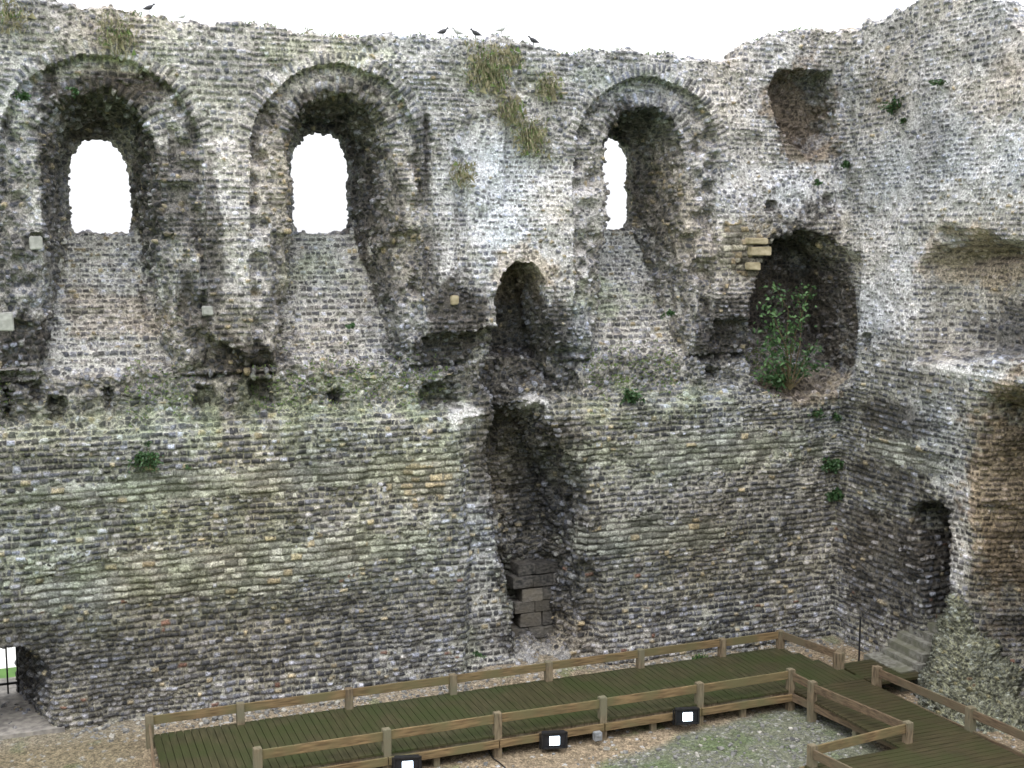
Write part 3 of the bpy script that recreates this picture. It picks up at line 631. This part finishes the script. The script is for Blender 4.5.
def skew_deck():
    m = MB(); y = YF - .06; bwid = .143
    while y > -12.5:
        if y > YF: pass
        t = (-3.6 - y) / 3.0; xl = 14.78 + .14 * t; xr = 16.55 + .12 * t
        if y < -7.05: xl = 12.75 + .05 * t
        m.box(((xl + xr) / 2, y - bwid / 2, ZD - .02 + random.uniform(-.002, .002)), (xr - xl, bwid - .012, .04)); y -= bwid
    return m
skew_deck().build('deck', M_DECKX, br)
lm = MB()
for k in range(9): lm.box((17.28, -2.86 - k * .145, ZD - .03), (1.34, .133, .06))
lm.build('landing', M_DECKX, br, .004)
lp = [(14.81, -4.42), (15.23, -6.89)]
for p in lp: post(br, *p, .40, -.05)
rail(br, (14.77, YF - .08), (14.81, -4.35), .30, M_RAILY); rail(br, (14.82, -4.50), (15.22, -6.82), .28, M_RAILY)
post(br, 12.92, -7.14, .40, -.05); rail(br, (15.16, -6.90), (12.99, -7.13), .28)
rail(br, (12.90, -7.22), (13.2, -8.9), .26, M_RAILY); post(br, 13.22, -9.0, .4, -.05)
rp = [(16.62, -4.16), (16.86, -6.73), (17.1, -9.3)]
for p in rp: post(br, *p, .40, -.05, .16)
for a, b in zip(rp[:-1], rp[1:]): rail(br, (a[0], a[1] - .08), (b[0], b[1] + .08), .28, M_RAILY)
MB().beam((14.74, YF - .12, ZD - .14), (15.18, -7.0, ZD - .14), .05, .16).build('fascia', M_RAILY, br, .005)
MB().beam((12.75, -7.0, ZD - .14), (15.2, -6.98, ZD - .14), .05, .16).build('fascia', M_RAIL, br, .005)
MB().beam((16.62, -3.8, ZD - .14), (17.1, -9.4, ZD - .14), .05, .16).build('fascia', M_RAILY, br, .005)
for y in (-4.4, -5.6, -6.8): MB().box((14.85 + (-4.4 - y) * .16, y, .15), (.12, .12, .5)).build('support', M_POST, br)
reparent(br)
# ------------------------------------------------------------------ stone stairs
st = empty('stone_stairs', (18.2, -3.2, 0)); tag(st, 'worn stone steps climbing from the boardwalk into the dark doorway', 'stairs')
sd_ = [(17.55, .49, -2.5, -3.8), (17.97, .62, -2.55, -3.85), (18.12, .80, -2.6, -3.80), (18.33, .97, -2.65, -3.80), (18.52, 1.14, -2.85, -3.70), (18.68, 1.32, -2.95, -3.66), (18.92, 1.48, -2.98, -3.60)]
for k, (x, z, ya, yb) in enumerate(sd_):
    x2 = sd_[k + 1][0] + .05 if k < len(sd_) - 1 else 20.0
    m = MB(); m.box(((x + x2) / 2, (ya + yb) / 2, z - .11), (x2 - x + .03, ya - yb, .2), 0, 0, 0, .012)
    m.box(((x + .03 + x2) / 2, (ya + yb) / 2, (z - .2) / 2 - .01), (x2 - x - .05, ya - yb - .05, z - .2))
    m.build('step', M_STEP, st, .007)
reparent(st)
# ------------------------------------------------------------------ handrail by the stairs
hr = MB().tube([(17.45, -2.45, .1), (17.45, -2.45, 1.35)], .022); hr.tube([(17.45, -2.45, 1.3), (17.9, -2.5, 1.75), (18.42, -2.5, 2.1)], .010)
hro = hr.build('handrail', M_BLACK); tag(hro, 'thin black metal handrail post at the foot of the stone steps', 'handrail')
# ------------------------------------------------------------------ gate
gt = empty('metal_gate', (-.7, 2.15, .45)); tag(gt, 'black barred metal gate inside the low doorway at lower left', 'gate')
for k in range(8): MB().tube([(-1.85 + k * .2, 2.15, .4), (-1.85 + k * .2, 2.15, 2.0)], .018).build('bar', M_BLACK, gt)
for z in (.62, 1.85): MB().box((-.95, 2.15, z), (1.7, .03, .05)).build('crossbar', M_BLACK, gt)
reparent(gt)
# ------------------------------------------------------------------ floodlights
ml, t_, b_ = mat_new('lit_lamp_glass', .3); b_.inputs['Base Color'].default_value = (.8, .9, 1, 1); b_.inputs['Emission Color'].default_value = (.72, .86, 1, 1); b_.inputs['Emission Strength'].default_value = 3.5
mg, t_, b_ = mat_new('dark_lamp_glass', .12); b_.inputs['Base Color'].default_value = (.015, .016, .02, 1)
def flood(px, py, label, src=None):
    p = onY(px, py, -4.0); loc = Vector((p[0], -4.0, max(p[2], .2)))
    if src:
        o = src.copy(); COL.objects.link(o); o.location = loc
        for c in src.children:
            d = c.copy(); COL.objects.link(d); d.parent = o
    else:
        o = empty('floodlight', loc)
        h = MB(); h.box((0, .06, 0), (.46, .12, .30)); h.box((0, .15, 0), (.30, .10, .20)); h.build('housing', M_BLACK, o, .012)
        fr = MB()
        for c, d in (((0, -.015, .15), (.50, .05, .03)), ((0, -.015, -.15), (.50, .05, .03)), ((.235, -.015, 0), (.03, .05, .29)), ((-.235, -.015, 0), (.03, .05, .29))): fr.box(c, d)
        fr.build('frame', M_BLACK, o)
        MB().box((0, -.004, 0), (.43, .008, .26)).build('glass', mg, o)
        MB().box((.01, -.016, -.01), (.20, .016, .18)).build('lamp', ml, o, .006)
        [MB().box((q, .06, -.03), (.02, .04, .32)).build('bracket', M_BLACK, o) for q in (.265, -.265)]
    tag(o, label, 'floodlight', 'floodlights along the front of the boardwalk'); o.rotation_euler = (0, 0, math.radians(-14)); return o
f0 = flood(407, 765, 'black floodlight at the bottom edge of the picture, nearest the left post')
flood(554, 740, 'black lit floodlight in the middle, beside a short grey box under the deck', f0)
flood(687, 716, 'black lit floodlight closest to the corner of the boardwalk', f0)
jb = MB().box((0, 0, 0), (.16, .12, .17)).box((0, -.07, .03), (.10, .03, .05)); p = onY(603, 732, -3.95); jo = jb.build('junction_box', noise_mat('grey_plastic', (.16, .17, .18), (.26, .27, .28), (9, 9, 9), .5), None, .01)
jo.location = (p[0] - .12, -3.95, .2); tag(jo, 'small grey junction box under the front edge of the boardwalk', 'junction box')
cb = [tuple(onZ(a, b, .03)) for a, b in ((488, 750), (493, 758), (500, 763), (510, 772), (520, 778))]
tag(MB().tube(cb, .012).build('cable', M_BLACK, None, 0, True), 'thin black cable curling over the gravel below the front post', 'cable')
# ------------------------------------------------------------------ protruding dressed stones
mq = noise_mat('pale_dressed_stone', (.28, .235, .15), (.42, .36, .25), (9, 9, 9), .85, None, .01); mg2 = noise_mat('grey_dressed_stone', (.24, .24, .225), (.37, .37, .35), (9, 9, 9), .85, None, .01)
for (px, py, w_, h_, mt_, lb) in [(760, 251, .56, .19, mq, None), (753, 266, .36, .18, mq, None), (757, 241, .56, .13, mq, None), (36, 243, .26, .24, mg2, 'square pale grey block'), (208, 311, .2, .2, mg2, 'small pale block'), (455, 300, .18, .2, mq, 'fluted pale block'), (4, 322, .34, .34, mg2, None)]:
    p = onY(px, py, 0); o = MB().box((p[0], .02 if px > 740 else .06, p[2]), (w_, .16, h_), 0, 0, 0, .02).build('dressed_stone', mt_, wa, .02)
    if lb: o['label'] = lb
p = onX(862, 382, XC)
mdk = [noise_mat('dark_dressed_stone', tuple(.030 * q for _ in range(3)), (.13 * q, .12 * q, .11 * q), (11, 11, 16), .9, (.085 * q, .075 * q, .06 * q), .03) for q in (.6, .85, 1.2, 1.7)]
zz = 1.05
for r_ in range(6):
    x_ = 10.33 + (.0, .22, .08, .28, .02, .18)[r_]; hh_ = (.30, .34, .27, .33, .30, .26)[r_]
    while x_ < 11.75:
        ww_ = random.uniform(.38, .72); MB().box((x_ + ww_ / 2, 1.42 + random.uniform(-.03, .03), zz - .55 + hh_ / 2), (ww_ - .012, .5, hh_ - .014), 0, 0, 0, .018).build('infill_block', random.choice(mdk), wa, .010); x_ += ww_
    zz += hh_
# ------------------------------------------------------------------ plants
def frond(m, base, d, L, w, droop=.3):
    d = d.normalized(); s = d.cross(Vector((random.uniform(-1, 1), random.uniform(-1, 1), random.uniform(-.3, 1)))).normalized()
    b = Vector(base); n = len(m.v); mid = b + d * L * .55; tip = b + d * L + Vector((0, 0, -droop * L))
    m.v += [tuple(b - s * w * .3), tuple(b + s * w * .3), tuple(mid + s * w * .5), tuple(tip), tuple(mid - s * w * .5)]; m.f.append((n, n + 1, n + 2, n + 3, n + 4))
def bush(c, out, R, n, label, cat='plant', group='small plants rooted in the masonry', name='wall_plant', leaf=.07, mats=(None, None), pale=0.0, hang=.0):
    c = Vector(c); out = Vector(out); e = empty(name, c); tag(e, label, cat, group)
    st_, lf, lp_ = MB(), MB(), MB(); ns = max(4, n // 22)
    for k in range(ns):
        d = Vector((random.gauss(0, .6), random.gauss(0, .6), random.uniform(-.3, .9) - hang)) + out * .8; d.normalize()
        L = R * random.uniform(.5, 1.15); pts = [Vector((0, 0, 0)) - out * .08]
        for q in range(1, 5): pts.append(d * L * q / 4 + Vector((random.gauss(0, .04), random.gauss(0, .04), -.12 * L * (q / 4) ** 2 - hang * L * .4 * (q / 4))) * 1)
        st_.tube(pts, [.010, .008, .006, .005, .003], 4)
        for q in range(n // ns):
            t = random.uniform(.2, 1); i = min(3, int(t * 4)); p = pts[i].lerp(pts[i + 1], t * 4 - i) if t < 1 else pts[4]
            p = p + Vector((random.gauss(0, .06), random.gauss(0, .06), random.gauss(0, .06))) * R
            dd = Vector((random.gauss(0, 1), random.gauss(0, 1), random.gauss(.3, .8))) + out * .5
            frond(lp_ if random.random() < pale else lf, p, dd, leaf * random.uniform(.6, 1.3), leaf * .6, .25)
    st_.build('stem', M_STEM, e); lf.build('foliage', mats[0] or M_LEAF, e)
    if pale: lp_.build('foliage', M_LEAFP, e)
    return e
def tuft(c, out, R, n, label, mat=None, name='grass_tuft', cat='grass tuft', group='grass tufts growing on the wall face', green=.25):
    c = Vector(c); out = Vector(out); e = empty(name, c); tag(e, label, cat, group); m, m2 = MB(), MB()
    for k in range(n):
        b = Vector([max(-.75, min(.75, random.gauss(0, .40))) for _ in range(3)]) * R; b -= out * (b.dot(out))
        d = Vector((random.gauss(0, .5), random.gauss(0, .5), random.uniform(.1, 1.2))) + out * .7
        frond(m2 if random.random() < green else m, b, d, random.uniform(.09, .24) * (1 + .4 * R), .013, random.uniform(.2, 1.1))
    m.build('blades', mat or M_STRAW, e); m2.build('blades', M_MOSSG, e); return e
OA, OB = (0, -1, 0), (-1, 0, 0)
def wA(px, py, y=-.02): return onY(px, py, y)
def wB(px, py, x=XC - .03): return onX(px, py, x)
bush(wA(146, 456), OA, .38, 900, 'dark green plant hanging on the lower wall at left', leaf=.065, hang=.4)
bush(wA(350, 326, .6), OA, .16, 120, 'tiny dark plant on the sloping sill under the middle window', leaf=.06)
bush(wA(628, 397, .1), OA, .28, 700, 'round green plant on the mossy ledge right of the chasm', leaf=.08)
bush(wA(668, 313, .5), OA, .20, 160, 'small green plant below the third window', leaf=.06)
bush(wA(845, 166), OA, .20, 200, 'bright green plant just below the upper corner niche', leaf=.07)
bush(wA(817, 184), OA, .13, 120, 'little dark plant on pale masonry above the large arched niche', leaf=.06)
bush(wB(897, 108), OB, .34, 260, 'largest green plant high on the pale side wall', leaf=.07)
bush(wB(905, 122), OB, .16, 110, 'lowest small plant high on the pale side wall', leaf=.06)
bush(wB(941, 83), OB, .20, 170, 'dark plant near the top of the pale side wall', leaf=.06)
bush(wA(830, 465), OA, .32, 1000, 'upper dense green clump beside the wall corner', leaf=.08)
bush(wA(833, 495), OA, .30, 800, 'lower dense green clump beside the wall corner', leaf=.08)
bush(wA(816, 414), OA, .22, 180, 'sprawling low plant just under the large arched niche', leaf=.07)
bush(wA(834, 418), OA, .16, 110, 'small dark plant at the corner under the large arched niche', leaf=.06)
bush(wA(24, 98), OA, .22, 180, 'green tuft plant at the far upper left of the wall', leaf=.07)
bush(wA(75, 92), OA, .14, 90, 'tiny plant at the top of the left window arch', leaf=.06)
bush(wA(187, 468), OA, .10, 60, 'tiny plant right of the dark hanging plant', leaf=.05)
bush(wA(478, 655, -.15), OA, .01 + .12, 80, 'small plant low on the broken edge left of the chasm', leaf=.06)
def ledge_growth():
    m = MB(); m2 = MB()
    for k in range(5200):
        if k % 4 == 0: x = random.uniform(-1, XC - .3); z = 13.4 + random.random() * 1.2; src = Vector((x, .1 + random.random() * .9, 16)); dr = Vector((0, 0, -1))
        else:
            x = random.uniform(-1, 8.6) if random.random() < .62 else random.uniform(11.8, 17.2)
            src = Vector((x, -3, random.gauss(6.85, .28))); dr = Vector((0, 1, 0))
        if vn(np.array([[src.x, 0, 3.]], np.float32), .9, 77)[0] < -.1: continue
        hit, loc, nor, _ = wa.ray_cast(src, dr)
        if not hit or nor.z < .1: continue
        for q in range(3):
            d = Vector((random.gauss(0, .5), random.gauss(0, .3) - .25, random.uniform(.3, 1)))
            frond(m if random.random() < .8 else m2, loc + Vector((random.gauss(0, .03), 0, 0)), d, random.uniform(.04, .13), .02, random.uniform(.1, .8))
    o = m.build('moss', M_MOSSG); tag(o, 'short green moss and ferny growth along the ledge and wall top', None, None, 'stuff')
    o = m2.build('dry_moss', M_STRAW); tag(o, 'dry straw coloured stalks among the moss on the ledge', None, None, 'stuff')
ledge_growth()
def loose_stones():
    ms = [noise_mat('loose_grey_stone', (.10, .10, .10), (.24, .235, .22), (9, 9, 9), .85), noise_mat('loose_pale_stone', (.25, .24, .21), (.42, .40, .36), (9, 9, 9), .85)]
    B = [MB(), MB()]
    for k in range(1500):
        r = random.random()
        if r < .45: x, y = random.uniform(.5, 18.2), -.12 - abs(random.gauss(0, .35))
        elif r < .8: x, y = random.uniform(9, 15.0), random.uniform(-7.5, -4.4)
        elif r < .9: x, y = random.uniform(16.7, 18.3), random.uniform(-6.8, -3.9)
        else: x, y = random.uniform(-.8, 14.8), random.uniform(-6, -3.9)
        s_ = random.choice((.025, .03, .04, .055)) * random.uniform(.7, 1.3) * (.7 if .45 <= r < .8 else 1); z = float(gz(np.array([x]), np.array([y]))[0]) + s_ * .3
        b = B[random.random() < .25]; b.box((x, y, z), (s_ * 1.5, s_ * 1.2, s_), random.uniform(0, 3), random.uniform(-.4, .4), random.uniform(-.4, .4), s_ * .25)
    for b, m, l in zip(B, ms, ('grey flint chips scattered over the gravel and along the wall foot', 'pale stone chips scattered over the gravel')):
        tag(b.build('loose_stones', m, None, .006), l, None, None, 'stuff')
loose_stones()
# leafy shrub in the arched niche
def shrub():
    e = empty('shrub', wA(790, 390, .25)); tag(e, 'tall leafy shrub with pale and dark leaves growing in the arched niche', 'shrub')
    b0 = Vector(e.location); st_, lf, lp_ = MB(), MB(), MB()
    tips = [(758, 372), (765, 360), (770, 380), (778, 340), (762, 300), (775, 285), (800, 290), (812, 288), (772, 320), (765, 345), (795, 322), (820, 345), (810, 360), (768, 375), (762, 385), (780, 380), (825, 368), (790, 345), (800, 372), (757, 330)]
    for (a, b) in tips:
        T = Vector(wA(a, b, random.uniform(-.1, .5))) - b0; pts = [T * t + Vector((random.gauss(0, .05), random.gauss(0, .05), .25 * math.sin(t * math.pi) * (T.length))) * (1 if 0 < t < 1 else 0) for t in (0, .25, .5, .75, 1)]
        st_.tube(pts, [.014, .011, .008, .006, .003], 4)
        for q in range(46):
            t = random.uniform(.35, 1.0); i = min(3, int(t * 4)); p = pts[i].lerp(pts[i + 1], t * 4 - i) + Vector((random.gauss(0, .11), random.gauss(0, .10), random.gauss(0, .09)))
            dd = Vector((random.gauss(0, 1), random.gauss(0, .6) - .4, random.gauss(0, .7)))
            frond(lp_ if random.random() < (.45 if b < 350 else .2) else lf, p, dd, .11 * random.uniform(.6, 1.3), .06, .3)
    st_.build('stem', M_STEM, e); lf.build('foliage', M_LEAF, e); lp_.build('foliage', M_LEAFP, e)
shrub()
for (px, py, R, n, lb) in [(488, 70, .62, 900, 'widest straw coloured grass tuft just below the wall top'), (512, 58, .3, 160, 'narrow dry tuft touching the wall top'), (548, 88, .36, 420, 'round dry grass tuft right of the wide one'), (530, 138, .52, 700, 'lowest wide dry grass tuft above the central niche'), (510, 112, .40, 420, 'greenish tuft between the wide and the lowest tufts'), (462, 175, .34, 330, 'tall thin grass tuft left of the pale streak'), (118, 35, .5, 420, 'sparse grass tuft above the left window'), (8, 15, .45, 260, 'reddish dry tuft at the top left corner')]:
    tuft(wA(px, py), OA, R, n, lb)
for (px, py, R, lb) in [(800, 622, .35, 'weeds at the foot of the wall by the back corner'), (822, 632, .25, 'small weeds right of the corner weeds'), (700, 660, .2, 'weeds between boardwalk and wall'), (70, 738, .3, 'weeds on bare earth left of the boardwalk'), (20, 758, .35, 'weeds at the bottom left corner')]:
    p = onZ(px, py, .06); tuft(p, (0, 0, 1), R, 150, lb, M_LEAF, 'weeds', 'weeds', 'weeds growing on the courtyard floor', .5)
# ------------------------------------------------------------------ pigeons on the wall top
def pigeon(px, py, face, mat, label, s=1.0):
    x = onY(px, py, .5)[0]; z = float(np.interp(x, TX, TZ))
    # real top of the wall under the bird
    dg = bpy.context.evaluated_depsgraph_get(); hs_ = [wa.ray_cast(Vector((x + dx, yy, 20)), Vector((0, 0, -1))) for yy in (.0, .1, .2, .35) for dx in (-.1, 0, .1)]
    hs_ = [h[1].z for h in hs_ if h[0]]
    if hs_: z = max(hs_)
    bm = bmesh.new()
    prof = [(-.17, .060, .006), (-.12, .075, .022), (-.06, .095, .05), (.0, .11, .062), (.06, .125, .058), (.095, .155, .036), (.112, .185, .028), (.128, .205, .030), (.150, .207, .022), (.163, .203, .008), (.182, .197, .003)]
    rings = []
    for (a, h, r) in prof:
        rings.append([bm.verts.new((a * face, r * .85 * math.cos(t), h + r * math.sin(t))) for t in [q * math.pi / 5 for q in range(10)]])
    for r0, r1 in zip(rings[:-1], rings[1:]):
        for q in range(10): bm.faces.new((r0[q], r0[(q + 1) % 10], r1[(q + 1) % 10], r1[q]))
    bm.faces.new(rings[0]); bm.faces.new(rings[-1])
    for sgn in (-1, 1):
        for a0, a1, zz in ((.01, .03, .0),):
            vs = [bm.verts.new((a0 * face + dx, sgn * .02 + dy, zb)) for zb in (-.03, .07) for dx, dy in ((-.005, -.005), (.005, -.005), (.005, .005), (-.005, .005))]
            for q in range(4): bm.faces.new((vs[q], vs[(q + 1) % 4], vs[4 + (q + 1) % 4], vs[4 + q]))
    bmesh.ops.recalc_face_normals(bm, faces=bm.faces); me = bpy.data.meshes.new('pigeon'); bm.to_mesh(me); bm.free(); me.materials.append(mat)
    me.polygons.foreach_set('use_smooth', [True] * len(me.polygons))
    o = bpy.data.objects.new('pigeon', me); COL.objects.link(o); o.location = (x, .12, z + .015); s *= .8; o.scale = (s, s, s); tag(o, label, 'pigeon', 'pigeons perched on top of the wall')
md = noise_mat('dark_plumage', (.02, .02, .025), (.06, .06, .07), (30, 30, 30), .6); mw = noise_mat('pale_plumage', (.35, .35, .36), (.6, .6, .6), (30, 30, 30), .6)
pigeon(437, 33, 1, md, 'leftmost dark pigeon above the middle window, facing right'); pigeon(452, 36, -1, mw, 'pale pigeon between two dark ones on the wall top')
pigeon(470, 36, -1, md, 'dark pigeon just right of a pale one'); pigeon(495, 38, 1, mw, 'pale pigeon standing alone above the straw tufts')
pigeon(527, 41, -1, md, 'rightmost dark pigeon where the wall top starts to drop'); pigeon(147, 14, 1, md, 'dark pigeon alone above the left window', .9); pigeon(180, 18, 1, mw, 'small pale pigeon far left on the wall top', .7)
